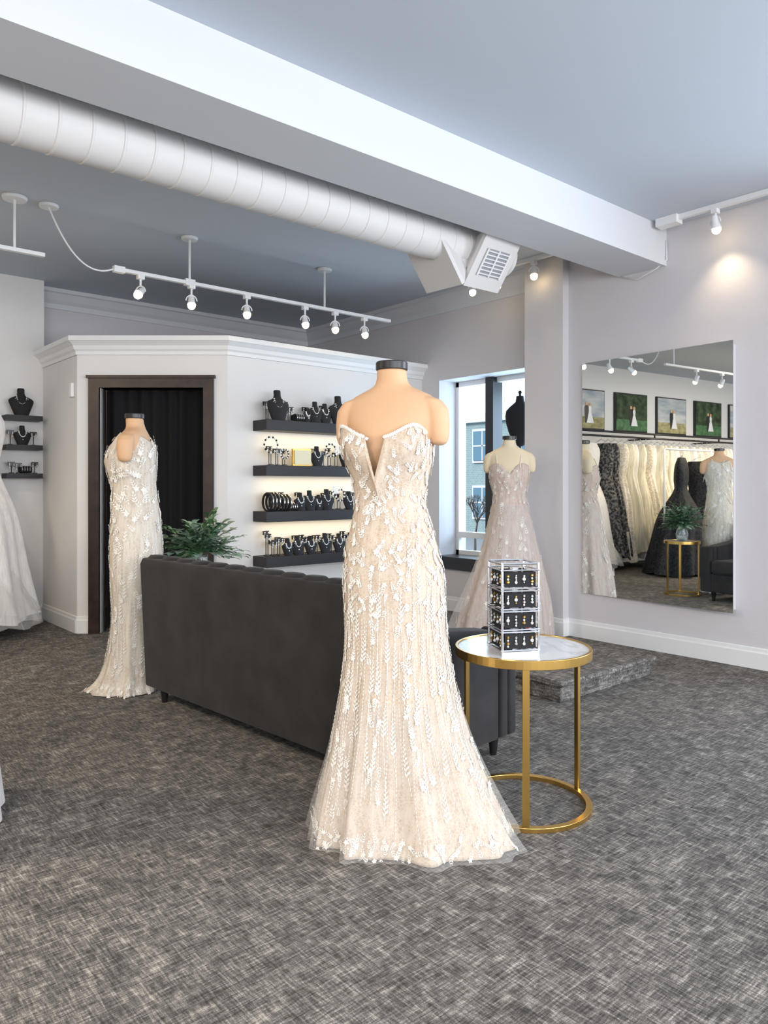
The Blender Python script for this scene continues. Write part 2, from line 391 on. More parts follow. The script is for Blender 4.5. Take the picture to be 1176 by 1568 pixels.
# ------------------------------------------------------------------ track lights
def head(mb,e,p,aim,energy,stem=0.07,spot=70):
    p=Vector(p); aim=Vector(aim).normalized()
    mb.box((p.x-0.025,p.y-0.02,p.z-0.03),(p.x+0.025,p.y+0.02,p.z),'white')
    mb.tube([p,p+Vector((0,0,-stem))],0.008,'white')
    c=p+Vector((0,0,-stem-0.045))
    side=aim.cross(Vector((0,0,1))).normalized()
    pts=[]
    for k in range(9):
        a=pi*k/8; pts.append(c+side*(0.042*cos(a))+Vector((0,0,0.045*sin(a))))
    mb.tube(pts,0.005,'white',6)
    mb.tube([c-aim*0.05,c-aim*0.03,c+aim*0.0,c+aim*0.035],[0.018,0.024,0.026,0.034],'white',16)
    mb.ball(c+aim*0.046,0.031,'bulb',10)
    l=bpy.data.lights.new('spot_lamp','SPOT'); l.energy=energy; l.spot_size=radians(spot); l.spot_blend=1.0; l.color=(1.0,0.78,0.50); l.shadow_soft_size=0.04
    o=bpy.data.objects.new('spot_lamp',l); bpy.context.collection.objects.link(o); o.location=c+aim*0.085
    o.rotation_euler=aim.to_track_quat('-Z','Y').to_euler(); o.parent=e
TY=5.45
e=emp('track_light'); mb=MB()
mb.box((2.10,TY-0.018,2.83),(4.76,TY+0.018,2.855),'white')
for x in (2.68,3.985):
    mb.tube([(x,TY,2.85),(x,TY,CZ-0.02)],0.009,'white'); mb.lathe([(0.06,0),(0.065,0.01),(0.065,0.02)],(x,TY,CZ-0.022),'white')
mb.box((2.64,TY-0.022,2.82),(2.72,TY+0.022,2.87),'white'); mb.box((2.08,TY-0.022,2.82),(2.16,TY+0.022,2.865),'white')
pts=[]
for k in range(17):
    t=k/16; x=1.63+t*(2.10-1.63); z=3.18-0.42*(1-(1-t)**2.6)*1.0+0.09*t**3
    pts.append((x,TY,z))
mb.tube(pts,0.006,'white',6); mb.lathe([(0.06,0),(0.065,0.01),(0.065,0.02)],(1.63,TY,CZ-0.022),'white')
aims=[(-0.6,-0.4,-0.6),(-0.15,-0.35,-0.9),(-0.15,-0.35,-0.9),(-0.1,-0.35,-0.9),(-0.2,-0.35,-0.9),(-0.1,-0.35,-0.9)]
for x,a in zip((2.284,2.696,3.191,3.773,4.103,4.446),aims): head(mb,e,(x,TY,2.83),a,14,0.08,90)
mb.obj('track_and_heads',e,smooth=True,angle=40)
e=emp('track_light'); mb=MB()
mb.box((-1.2,TY-0.018,2.83),(1.6,TY+0.018,2.855),'white'); mb.tube([(1.41,TY,2.85),(1.41,TY,CZ-0.02)],0.009,'white'); mb.lathe([(0.075,0),(0.08,0.01),(0.08,0.02)],(1.41,TY,CZ-0.022),'white')
mb.tube([(-0.6,TY,2.85),(-0.6,TY,CZ-0.02)],0.009,'white')
for x in (0.9,0.3,-0.3,-0.9): head(mb,e,(x,TY,2.83),(0,0.5,-0.8),45,0.08,90)
mb.obj('track_and_heads',e,smooth=True,angle=40)
e=emp('track_light'); mb=MB()
mb.box((5.10,3.4,3.165),(5.135,4.78,3.199),'white')
for y in (4.70,4.40,4.0): head(mb,e,(5.118,y,3.165),(-0.25,-0.2,-0.9),12,0.05)
mb.obj('track_and_heads',e,smooth=True,angle=40)
e=emp('track_light'); mb=MB()
mb.box((5.10,0.6,3.165),(5.135,2.85,3.199),'white'); mb.box((5.07,2.70,3.14),(5.16,2.86,3.199),'white')
for y in (2.44,1.6,0.9): head(mb,e,(5.118,y,3.165),(0.20,-0.05,-0.9),8,0.05,100)
mb.obj('track_and_heads',e,smooth=True,angle=40)
mb=MB(); mb.tube([(5.29,2.895,3.1),(5.285,2.89,2.95),(5.25,2.95,2.895),(5.27,3.12,2.85),(5.285,3.28,2.905)],0.005,'white',6); mb.obj('power_cable',smooth=True)

# ------------------------------------------------------------------ platform
e=emp('fitting_platform'); mb=MB()
mb.box((3.60,2.62,0),(4.58,3.50,0.10),'carpet'); mb.box((3.57,2.59,0.095),(4.61,3.53,0.13),'carpet')
mb.obj('carpeted_step',e,bevel=(0.01,2))

# ------------------------------------------------------------------ wall mirror
al=radians(3.2); n=Vector((cos(al),-sin(al),0)); t=Vector((sin(al),cos(al),0))
e=emp('wall_mirror'); mb=MB()
yf=3.635; yn=2.362; Lm=(yf-yn)/cos(al)
far=Vector((5.285,yf,0)); near=far-t*Lm
def slab(p0,p1,th,z0,z1,key):
    vs=[]
    for z in (z0,z1):
        for p in (p0,p1,p1+n*th,p0+n*th): vs.append((p.x,p.y,z))
    mb.add(vs,[(0,3,2,1),(4,5,6,7),(0,1,5,4),(1,2,6,5),(2,3,7,6),(3,0,4,7)],key)
slab(near,far,0.006,0.372,2.264,'mirror')
mb.obj('mirror_glass',e)
mb=MB()
a=near+n*0.007; b=far+n*0.007
vs=[]
for z in (0.39,2.245):
    for p in ((a.x,a.y+0.02),(b.x,b.y-0.02),(5.299,b.y-0.02),(5.299,a.y+0.02)): vs.append((p[0],p[1],z))
mb.add(vs,[(0,3,2,1),(4,5,6,7),(0,1,5,4),(1,2,6,5),(2,3,7,6),(3,0,4,7)],'wall')
mb.obj('mirror_backing',e)

# ------------------------------------------------------------------ sofa
e=emp('tufted_sofa',(1.885,3.22,0),radians(4.3))
HL=1.03; H=0.84
mb=MB()
def prism(mb,pts,y0,y1,key):
    mb.loft([[(x,y0,z) for x,z in pts],[(x,y1,z) for x,z in pts]],key)
prism(mb,[(0.0,0.085),(-0.035,0.80),(-0.02,0.835),(0.05,0.835),(0.07,0.085)],-HL,HL,'velvet')
mb.obj('back_panel',e,bevel=(0.012,3,1))
mb=MB()
N=13; w=2*HL/N
for i in range(N):
    y=-HL+w*(i+0.5); rings=[]
    for (x,z,rx) in ((0.13,0.42,0.06),(0.10,0.6,0.07),(0.06,0.78,0.075),(0.045,0.825,0.065),(0.04,0.85,0.035)):
        rings.append([(x+rx*cos(2*pi*k/16),y+(w*0.5)*min(1,abs(sin(2*pi*k/16))**0.6)*(1 if sin(2*pi*k/16)>=0 else -1)*(0.99 if z<0.84 else 0.7),z) for k in range(16)])
    mb.loft(rings,'velvet')
mb.obj('channel_back',e,smooth=True)
mb=MB()
mb.box((0.03,-HL+0.1,0.10),(0.78,HL-0.1,0.30),'velvet'); mb.obj('seat_base',e,bevel=(0.02,3,1))
mb=MB()
for s in (-1,1): mb.box((0.14,(-HL+0.13) if s<0 else 0.004,0.30),(0.80,-0.004 if s<0 else HL-0.13,0.45),'velvet')
mb.obj('seat_cushions',e,bevel=(0.04,4,1))
mb=MB()
for s in (-1,1):
    y0=s*HL; y1=s*(HL-0.13)
    prism(mb,[(0.04,0.10),(0.02,0.76),(0.12,0.72),(0.3,0.64),(0.62,0.60),(0.66,0.59),(0.66,0.10)],min(y0,y1),max(y0,y1),'velvet')
    for q in range(2):
        prism(mb,[(0.67+0.065*q,0.10),(0.67+0.065*q,0.585),(0.70+0.065*q,0.60),(0.732+0.065*q,0.585),(0.732+0.065*q,0.10)],min(y0,y1),max(y0,y1),'velvet')
mb.obj('arms',e,bevel=(0.022,4,1))
mb=MB()
for x in (0.06,0.72):
    for y in (-HL+0.08,HL-0.12):
        mb.tube([(x,y,0.0),(x,y,0.115)],[0.016,0.028],'blackgl',12)
mb.obj('legs',e,smooth=True,angle=40)

# ------------------------------------------------------------------ tables
def round_table(name,loc,r,h,legs,key_top='marble'):
    e=emp(name,loc,0); mb=MB()
    mb.lathe([(r-0.012,h-0.012),(r-0.012,h)],(0,0,0),key_top,64); mb.obj('top',e)
    mb=MB()
    def ring(z0,z1,ro,ri):
        rings=[]
        for k in range(65):
            a=2*pi*k/64; rings.append([(ro*cos(a),ro*sin(a),z0),(ro*cos(a),ro*sin(a),z1),(ri*cos(a),ri*sin(a),z1),(ri*cos(a),ri*sin(a),z0)])
        mb.loft(rings,'gold',False)
    ring(h-0.03,h+0.004,r,r-0.012); ring(0,0.018,r,r-0.024)
    for a in legs:
        c=Vector((cos(a),sin(a),0)); s=Vector((-sin(a),cos(a),0))
        pts=[c*(r-0.001)+s*0.013,c*(r-0.001)-s*0.013,c*(r-0.013)-s*0.013,c*(r-0.013)+s*0.013]
        mb.loft([[(p.x,p.y,z) for p in pts] for z in (0.0,h)],'gold')
    mb.obj('gold_frame',e,bevel=(0.0015,2))
    return e
def wa(deg):
    a=radians(deg); v=R*cos(a)+F*sin(a); return math.atan2(v.y,v.x)
round_table('side_table',(2.352,1.893,0),0.266,0.617,[wa(-98),wa(22),wa(142)])
round_table('side_table',(2.37,4.68,0),0.20,0.62,[wa(-60),wa(60),wa(180)])

# jewellery rack on table
e=emp('earring_display_stand',(2.257,1.863,0.6175),radians(-40.7+12)); mb=MB()
w=0.066
mb.box((-w-0.008,-w-0.008,0),(w+0.008,w+0.008,0.014),'silver')
mb.lathe([(0.02,0),(0.02,0.31)],(0,0,0.014),'silver',12)
for sx in (-1,1):
    for sy in (-1,1): mb.tube([(sx*(w+0.006),sy*(w+0.006),0.01),(sx*(w+0.006),sy*(w+0.006),0.345)],0.0055,'silver',8)
for i in range(4):
    z=0.020+i*0.077
    for f in range(4):
        Rm=Matrix.Rotation(f*pi/2,3,'Z')
        q=[Rm@Vector(p) for p in ((-w+0.006,-w,z+0.004),(w-0.006,-w,z+0.004),(w-0.006,-w+0.003,z+0.004),(-w+0.006,-w+0.003,z+0.004),(-w+0.006,-w,z+0.060),(w-0.006,-w,z+0.060),(w-0.006,-w+0.003,z+0.060),(-w+0.006,-w+0.003,z+0.060))]
        mb.add(q,[(0,3,2,1),(4,5,6,7),(0,1,5,4),(1,2,6,5),(2,3,7,6),(3,0,4,7)],'blackv')
        for zz in (z+0.068,z+0.0):
            a=Rm@Vector((-w-0.008,-w-0.010,zz)); b=Rm@Vector((w+0.008,-w-0.010,zz)); mb.tube([a,b],0.003,'silver',6)
        for k in range(4):
            x=-w+0.018+k*(2*w-0.036)/3
            kind=(k*3+i*5+f)%4
            if kind==0: lst=((0.048,0.0055),(0.036,0.004),(0.025,0.0065),(0.014,0.004))
            elif kind==1: lst=((0.046,0.005),(0.034,0.007),(0.022,0.004))
            elif kind==2: lst=((0.048,0.004),(0.040,0.004),(0.032,0.004),(0.022,0.006))
            else: lst=((0.046,0.006),(0.034,0.0045),(0.024,0.007))
            for j,(dz,rr) in enumerate(lst):
                mb.ball(Rm@Vector((x,-w-0.003,z+dz)),rr,'sparkle' if j%2 else ('gold' if (k+i)%3==0 else 'silver'),6)
for f in range(4):
    Rm=Matrix.Rotation(f*pi/2,3,'Z'); a=Rm@Vector((-w-0.006,-w-0.006,0.343)); b=Rm@Vector((w+0.006,-w-0.006,0.343)); mb.tube([a,b],0.0045,'silver',6)
mb.obj('tiers',e)
e=emp('trinket_dish',(2.44,1.97,0.6175)); mb=MB()
mb.lathe([(0.03,0.0),(0.032,0.004),(0.055,0.03),(0.065,0.05),(0.061,0.05),(0.05,0.03),(0.028,0.008)],(0,0,0),'white',24); mb.obj('bowl',e,smooth=True,angle=50)
mb=MB()
for k in range(16):
    a=R0.uniform(0,6.28); r=R0.uniform(0,0.04); mb.ball((r*cos(a)-0.01,r*sin(a),0.035+R0.uniform(0,0.06)),0.009,'red' if k%3 else 'white',8)
mb.obj('berries',e,smooth=True)

# ------------------------------------------------------------------ plant
def leafblade(mb,p,d,L,w,key,droop=0.5,n=5):
    p=Vector(p); d=Vector(d).normalized(); s=d.cross(Vector((0,0,1))).normalized()
    vs=[];fs=[]
    for i in range(n+1):
        t=i/n; q=p+d*(L*t)+Vector((0,0,-droop*L*t*t)); ww=w*sin(pi*min(0.97,t*0.93+0.06))
        vs+= [q+s*ww+Vector((0,0,0.15*ww)),q,q-s*ww+Vector((0,0,0.15*ww))]
    for i in range(n):
        a=i*3; fs+=[(a,a+1,a+4,a+3),(a+1,a+2,a+5,a+4)]
    mb.add(vs,fs,key)
e=emp('potted_plant',(2.37,4.68,0.6215)); mb=MB()
mb.lathe([(0.05,0),(0.065,0.03),(0.07,0.08),(0.055,0.14),(0.06,0.17),(0.055,0.17),(0.05,0.14),(0.062,0.08),(0.045,0.01)],(0,0,0.0),'glassv',24); mb.obj('vase',e,smooth=True)
mb=MB()
for k in range(90):
    a=R0.uniform(0,2*pi); el=R0.uniform(0.15,1.45); L=R0.uniform(0.20,0.40)*(0.66+0.34*sin(el))
    d=Vector((cos(a)*cos(el),sin(a)*cos(el),sin(el)))
    st=Vector((0,0,0.18)); pts=[st+d*(L*t)+Vector((0,0,-0.08*t*t)) for t in (0,0.33,0.66,1)]
    mb.tube([(0,0,0.05)]+pts,0.002,'leaf',5)
    for j in range(7):
        t=0.25+0.75*j/6; q=st+d*(L*t)+Vector((0,0,-0.08*t*t))
        sd=d.cross(Vector((0,0,1))).normalized()*(1 if j%2 else -1)
        leafblade(mb,q,d*0.9+sd*0.8,R0.uniform(0.06,0.11),0.013 if k%3 else 0.030,'leaf' if k%3 else 'leaf2',0.35,4)
mb.obj('foliage',e,smooth=True,recalc=False)

# ------------------------------------------------------------------ jewellery display props
def bust(mb,p,h,key='blackv',face=-1):
    prof=[(0.24,0.0),(0.25,0.02),(0.30,0.15),(0.37,0.32),(0.43,0.48),(0.43,0.56),(0.36,0.63),(0.24,0.68),(0.15,0.74),(0.125,0.82),(0.125,0.96),(0.10,1.0)]
    rings=[]
    for r,z in prof:
        yc=-0.10*h*(1-z)
        rings.append([(p[0]+r*h*cos(2*pi*k/20),p[1]+yc+(0.13*h if z<0.6 else 0.10*h)*sin(2*pi*k/20),p[2]+z*h) for k in range(20)])
    mb.loft(rings,key)
    for q,(ww,dp) in enumerate(((0.17,0.28),(0.22,0.40))):
        for k in range(15):
            a=pi*k/14; mb.ball((p[0]-ww*h*cos(a),p[1]-h*(0.12+0.05*sin(a)),p[2]+h*(0.70-dp*sin(a))),0.0042 if q else 0.0055,'silver' if q else 'sparkle',6)
    mb.ball((p[0],p[1]-0.185*h,p[2]+h*0.27),(0.007,0.004,0.011),'sparkle',6)
def tstand(mb,p,h):
    mb.lathe([(0.022,0),(0.022,0.006),(0.005,0.01)],p,'blackgl',12)
    mb.tube([p,(p[0],p[1],p[2]+h)],0.004,'blackgl',6)
    mb.box((p[0]-0.03,p[1]-0.006,p[2]+h-0.03),(p[0]+0.03,p[1]+0.006,p[2]+h+0.006),'blackgl')
    for s in (-1,1):
        for j in range(4): mb.ball((p[0]+s*0.018,p[1]-0.012,p[2]+h-0.01-j*0.014),0.0065,'sparkle' if j%2 else 'silver',6)
def roll(mb,p):
    mb.tube([(p[0]-0.05,p[1],p[2]+0.035),(p[0]+0.05,p[1],p[2]+0.035)],0.032,'blackv',14)
    for k in range(4):
        x=p[0]-0.035+k*0.022; mb.tube([(x,p[1]+0.036*cos(a),p[2]+0.035+0.036*sin(a)) for a in [2*pi*i/12 for i in range(13)]],0.004,'silver',5,False)
def hoops(mb,p,h):
    for q in range(3):
        x=p[0]-0.035+q*0.035
        mb.tube([(x,p[1]+h*0.45*cos(a),p[2]+h*0.47+h*0.45*sin(a)) for a in [2*pi*i/18 for i in range(19)]],0.010,'blackv',6,False)
        mb.tube([(x+0.01,p[1]+h*0.48*cos(a),p[2]+h*0.49+h*0.47*sin(a)) for a in [2*pi*i/18 for i in range(19)]],0.004,'silver',5,False)
def neckstand(mb,p,h):
    mb.lathe([(0.03,0),(0.03,0.006),(0.006,0.012)],p,'blackgl',12); mb.tube([p,(p[0],p[1],p[2]+h*0.5)],0.004,'blackgl',6)
    c=(p[0],p[1],p[2]+h*0.68)
    for i in range(20):
        a=2*pi*i/20; mb.ball((c[0]+h*0.26*cos(a),c[1],c[2]+h*0.26*sin(a)),0.010,'sparkle' if i%2 else 'blackgl',6)
def flower(mb,p,h):
    mb.tube([p,(p[0],p[1],p[2]+h*0.7)],0.003,'blackgl',6); mb.lathe([(0.02,0),(0.02,0.006),(0.004,0.008)],p,'blackgl',12)
    for k in range(9):
        a=k*2.4; r=0.012+0.004*k; mb.ball((p[0]+r*cos(a),p[1]-0.01,p[2]+h*0.75+r*sin(a)),(0.013,0.006,0.013),'sparkle',6)
def smallbox(mb,p,w,h,key):
    mb.box((p[0]-w/2,p[1]-0.01,p[2]),(p[0]+w/2,p[1]+0.01,p[2]+h),key)
SH=[(1.735,1.825),(1.343,1.433),(0.945,1.035),(0.555,0.645)]
layout=[
 [('t',.04,.15),('b',.13,.26),('t',.21,.16),('t',.27,.12),('r',.36,0),('b',.45,.13),('b',.53,.19),('b',.64,.18),('b',.79,.26),('t',.90,.15),('b',1.01,.22),('t',1.12,.14),('b',1.2,.17)],
 [('n',.07,.26),('t',.14,.14),('n',.21,.15),('c',.39,.16),('b',.55,.18),('t',.63,.13),('n',.71,.22),('f',.79,.2),('b',.88,.19),('t',.97,.15),('r',1.06,0),('b',1.16,.2)],
 [('h',.07,.17),('h',.19,.15),('r',.29,0),('b',.37,.16),('b',.47,.18),('b',.57,.14),('b',.66,.19),('f',.75,.24),('n',.82,.2),('b',.92,.17),('t',1.0,.14),('b',1.1,.18),('t',1.2,.14)],
 [('t',.04,.19),('t',.10,.13),('t',.16,.15),('b',.24,.15),('b',.34,.17),('t',.41,.14),('b',.48,.16),('t',.56,.16),('b',.64,.18),('t',.72,.15),('b',.80,.17),('t',.88,.15),('b',.97,.18),('t',1.05,.15),('b',1.15,.18)]]
for (za,zb),lay in zip(SH,layout):
    e=emp('jewelry_shelf'); mb=MB(); mb.box((3.41,5.50,za),(4.68,5.721,zb),'blackshelf'); mb.obj('shelf_board',e,bevel=(0.003,2))
    mb=MB()
    for kk,(k,x,h) in enumerate(lay):
        for rep in range(2):
            p=(3.42+x+(0.035 if rep else 0),5.555+0.09*rep,zb+0.0005)
            if rep and k in 'c': continue
            hh=h*(1.0 if not rep else R0.uniform(0.9,1.2))
            if rep and k in 'bnhf': 
                tstand(mb,p,R0.uniform(0.12,0.17)); continue
            if k=='b': bust(mb,p,hh)
            elif k=='t': tstand(mb,p,hh)
            elif k=='r': roll(mb,p)
            elif k=='h': hoops(mb,p,hh)
            elif k=='f': flower(mb,p,hh)
            elif k=='n': neckstand(mb,p,hh)
            elif k=='c':
                smallbox(mb,p,0.20,0.15,'gold'); smallbox(mb,(p[0],p[1]-0.012,p[2]+0.012),0.175,0.126,'cream')
    mb.obj('jewelry_display',e,smooth=True,angle=45)
for za,zb in SH[:3]:
    l=bpy.data.lights.new('shelf_led','AREA'); l.shape='RECTANGLE'; l.size=1.15; l.size_y=0.04; l.energy=1.5; l.color=(1.0,0.76,0.36)
    o=bpy.data.objects.new('shelf_led',l); bpy.context.collection.objects.link(o); o.location=(4.04,5.60,za-0.006); o.rotation_euler=(radians(8),0,0)
for z,its in ((1.90,[('b',.14,.25)]),(1.63,[('t',.05,.13),('b',.15,.18),('t',.25,.12)]),(1.37,[('t',.06,.10),('t',.12,.09),('r',.18,0),('t',.26,.10)])):
    e=emp('jewelry_shelf'); mb=MB(); mb.box((1.83,7.33,z-0.045),(2.14,7.499,z),'blackshelf'); mb.obj('shelf_board',e)
    mb=MB()
    for k,x,h in its:
        p=(1.83+x,7.41,z+0.0005)
        if k=='b': bust(mb,p,h)
        elif k=='t': tstand(mb,p,h)
        else: roll(mb,p)
    mb.obj('jewelry_display',e,smooth=True,angle=45)
mb=MB(); mb.box((2.16,6.62,2.02),(2.189,6.68,2.14),'white'); mb.obj('wall_thermostat',bevel=(0.005,2))

# ------------------------------------------------------------------ gown machinery
def make_surf(secs,folds=None,zt=None,zc=1.1,zn=1.45,train=None,extra=None):
    zs=[s[0] for s in secs]; cols=[[s[i] for s in secs] for i in range(1,5)]
    cache={}
    def S(th,z):
        k=round(z,4)
        if k not in cache: cache[k]=[ci(zs,c,z) for c in cols]
        xl,xr,yf,yb=cache[k]; c=cos(th); s=sin(th)
        px=(xr if c>0 else xl)*c; py=(yb if s>0 else yf)*s
        f=1+(folds(th,z) if folds else 0)+(train(th,z) if train else 0)
        px*=f; py*=f
        if extra:
            ex=extra(th,z); px+=ex[0]; py+=ex[1]
        zz=z
        if zt and z>zc: zz=zc+(z-zc)*(zt(th)-zc)/(zn-zc)
        return Vector((px,py,zz))
    return S
def skin_surf(mb,S,z0,z1,nz,nt,key,ths=None):
    if ths is None: ths=[2*pi*k/nt for k in range(nt)]
    rings=[[S(t_,z0+(z1-z0)*i/nz) for t_ in ths] for i in range(nz+1)]
    mb.loft(rings,key,False)
def frame(S,th,z):
    P=S(th,z); U=(S(th+0.02,z)-P).normalized(); V=(S(th,z+0.006)-P); V=(V-U*V.dot(U)).normalized(); N=U.cross(V).normalized()
    return P,U,V,N
def petal(mb,P,d,s,N,L,w,key,lift=0.0035,dome=0.4):
    b=P+N*lift; tip=P+d*L+N*lift; m=P+d*(L*0.5)+N*(lift+w*dome)
    l=P+d*(L*0.45)+s*w+N*lift; r=P+d*(L*0.45)-s*w+N*lift
    mb.add([b,l,tip,r,m],[(0,1,4),(1,2,4),(2,3,4),(3,0,4)],key)
def sprig(mb,S,th,z,ang,size,rng,key='lace',flower=True,nl=4):
    P,U,V,N=frame(S,th,z)
    D=V*cos(ang)+U*sin(ang); T=U*cos(ang)-V*sin(ang)
    for k in range(nl):
        q=P+D*(size*(0.15+0.8*k/nl)); g=1-0.12*k
        for sg in (-1,1):
            a=sg*radians(45); d=D*cos(a)+T*sin(a); s=T*cos(a)-D*sin(a)
            petal(mb,q,d,s,N,size*0.40*g,size*0.095*g,key)
    petal(mb,P+D*size*0.9,D,T,N,size*0.35,size*0.09,key)
    if flower:
        a0=rng.uniform(0,6)
        for k in range(5):
            a=a0+2*pi*k/5; d=D*cos(a)+T*sin(a); s=T*cos(a)-D*sin(a)
            petal(mb,P,d,s,N,size*0.34,size*0.13,key,0.005)
def scatter(mb,S,z0,z1,dz,spacing,prob,size,rng,key='lace',jit=0.5):
    z=z0; row=0
    while z<z1:
        P0=S(0,z); per=0; last=P0
        for k in range(1,25):
            p=S(2*pi*k/24,z); per+=(p-last).length; last=p
        n=max(4,int(per/spacing))
        for k in range(n):
            th=2*pi*(k+0.5*(row%2)+rng.uniform(-0.3,0.3))/n
            if rng.random()<prob(th,z):
                sprig(mb,S,th,z+rng.uniform(-0.7,0.7)*dz,rng.uniform(-jit,jit)+(pi if rng.random()<0.25 else 0),size*rng.uniform(0.75,1.2),rng,key,rng.random()<0.5,rng.choice((3,4)))
        z+=dz; row+=1
def vines(mb,S,n,z0f,z1,step,size,rng,key='lace',ph=0,wob=0.025):
    for i in range(n):
        th=2*pi*(i+0.5*rng.random())/n+ph; z=z0f+rng.uniform(0,0.20); z1i=z1+rng.uniform(-0.15,0.1)
        kk=rng.randrange(16); wv=rng.uniform(0,6)
        while z<z1i:
            tt=th+wob*sin(z*14+wv)
            P,U,V,N=frame(S,tt,z)
            petal(mb,P,V,U,N,step*(1.0 if size else 0.8),0.0017,key,0.003)
            if size and kk%16<8:
                g=1.1-0.10*(kk%16)
                for sg in (-1,1):
                    a=sg*0.55; d=V*cos(a)+U*sin(a); s=U*cos(a)-V*sin(a); petal(mb,P+V*(0.004*sg),d,s,N,size*g,size*0.20*g,key)
            z+=step*rng.uniform(0.9,1.1); kk+=1
def torso(mb,key,z=1.70,stump=True,w=1.0):
    off=z-1.70
    secs=[(1.02,.105,.080,0),(1.10,.100,.076,0),(1.19,.098,.072,0),(1.30,.112,.082,-.004),(1.38,.136,.102,-.010),(1.43,.150,.108,-.010),(1.48,.162,.102,-.004),(1.53,.172,.086,.004),(1.558,.166,.076,.008),(1.578,.142,.068,.010),(1.594,.108,.061,.012),(1.608,.076,.057,.012),(1.622,.060,.055,.010),(1.645,.054,.053,.006),(1.672,.054,.053,.004)]
    rings=[]
    for (zz,rx,ry,cy) in secs:
        rings.append([(w*rx*(abs(cos(a))**0.9)*(1 if cos(a)>=0 else -1),cy+ry*sin(a),zz+off) for a in [2*pi*k/40 for k in range(40)]])
    mb.loft(rings,key)
    if stump:
        for s in (-1,1):
            rr=[]
            for (zz,x,r1,r2) in ((1.568,.135,.02,.03),(1.556,.150,.036,.046),(1.525,.166,.044,.05),(1.48,.174,.041,.048),(1.43,.178,.036,.044),(1.405,.179,.028,.035),(1.395,.179,.012,.016)):
                rr.append([(s*(w*x+r1*cos(a)),.004+r2*sin(a),zz+off) for a in [2*pi*k/20 for k in range(20)]])
            mb.loft(rr,key)
def cap(mb,z,key='blackgl',r=0.056,cy=0.004):
    mb.lathe([(r,-0.03),(r+0.002,-0.028),(r+0.002,-0.004),(r-0.002,0),],(0,cy,z),key,32)

CR=radians(-40.7)
def angd(a,b): return (a-b+pi)%(2*pi)-pi
# ---------------------------------------------------- main gown (foreground)
E1=emp('bridal_gown_mannequin',(1.79,2.04,0),heading=CR)
rng=random.Random(3)
k=0.002357
tab=[(665,519,663),(700,525,660),(740,537,652),(770,541,650),(800,536,657),(840,527,668),(880,524,677),(930,526,679),(980,526,683),(1030,522,690),(1080,515,700),(1130,507,712),(1180,497,727),(1230,487,743),(1275,481,758)]
yf={665:.135,700:.138,740:.112,770:.103,800:.108,840:.122,880:.130,930:.13,980:.13,1030:.135,1080:.142,1130:.152,1180:.165,1230:.19,1275:.22}
yb={665:.115,700:.105,740:.095,770:.095,800:.115,840:.14,880:.15,930:.14,980:.13,1030:.13,1080:.14,1130:.15,1180:.17,1230:.19,1275:.21}
secs=[]
for y,a,b in reversed(tab): secs.append((max(0.004,1.25+(745-y)*k),(597-a)*k,(b-597)*k,yf[y],yb[y]))
ph0=radians(-109)
def zt(th):
    d=angd(th,ph0); base=1.432+0.036*exp(-((abs(d)-radians(48))/radians(22))**2)
    ad=abs(d); v=0
    if ad<radians(11.5): v=0.135*(1-ad/radians(11.5))
    v+=0.014*exp(-(d/radians(22))**2)
    back=-0.05*max(0,(abs(d)-radians(110))/radians(70))
    return base-v+back
def folds(th,z):
    A=max(0,(0.80-z)/0.80)**1.2*0.075
    return A*(sin(9*th+0.8)+0.6*sin(15*th+2.1+z)+0.35*sin(23*th+z*3))
def train(th,z):
    h=max(0,(0.50-z)/0.50)**1.7
    d=angd(th,radians(-48)); return 0.29*h*exp(-(d/radians(26))**2)+0.06*h*exp(-(angd(th,radians(-10))/radians(18))**2)
def cups(th,z):
    g=0
    for s in (-1,1):
        a=angd(th,ph0+s*radians(40)); g+=0.022*exp(-(a/radians(25))**2)*exp(-((z-1.375)/0.055)**2)
    return (g*cos(th),g*sin(th))
S1=make_surf(secs,folds,zt,1.15,1.439,train,cups)
ths=[]
a=0.0
while a<2*pi-1e-6:
    ths.append(a); a+= 2*pi/720 if abs(angd(a,ph0))<radians(14) else 2*pi/240
mb=MB(); skin_surf(mb,S1,0.006,1.439,120,0,'champ',ths); o=mb.obj('gown_fabric',E1,smooth=True,recalc=False)
so=o.modifiers.new('solid','SOLIDIFY'); so.thickness=0.003; so.offset=-1
mb=MB()
def notV(th,z): return 0.0 if (abs(angd(th,ph0))<radians(13) and z>1.30) else 1.0
scatter(mb,S1,0.82,1.415,0.027,0.033,lambda t,z:0.80*notV(t,z),0.031,rng,jit=0.9)
def pr(th,z):
    g=max(0,sin(10*th+0.5+2.5*z))
    if z>0.45: return 0.85*g+0.05
    return 0.45*g
scatter(mb,S1,0.10,0.82,0.030,0.036,pr,0.034,rng,jit=0.35)
scatter(mb,S1,0.012,0.050,0.018,0.024,lambda t,z:0.9,0.028,rng,jit=1.2)
vines(mb,S1,40,0.05,0.95,0.016,0.019,rng)
vines(mb,S1,56,0.05,0.80,0.013,0,rng,wob=0.01)
for k2 in range(170):
    th=2*pi*k2/170
    if abs(angd(th,ph0))<radians(11): continue
    P,U,V,N=frame(S1,th,1.428); petal(mb,P,V,U,N,0.015,0.007,'lace',0.002)
mb.obj('lace_applique',E1,recalc=False)
def S1t(th,z):
    p=S1(th,z); f=1.0+0.09*max(0,(0.55-z)/0.55); return Vector((p.x*f,p.y*f,max(0.002,p.z-0.004)))
mb=MB(); skin_surf(mb,S1t,0.005,0.5,30,220,'sheer2'); mb.obj('tulle_overlay',E1,smooth=True,recalc=False)
mb=MB(); torso(mb,'skin'); mb.obj('torso',E1,smooth=True,remesh=0.006,rz=radians(-20))
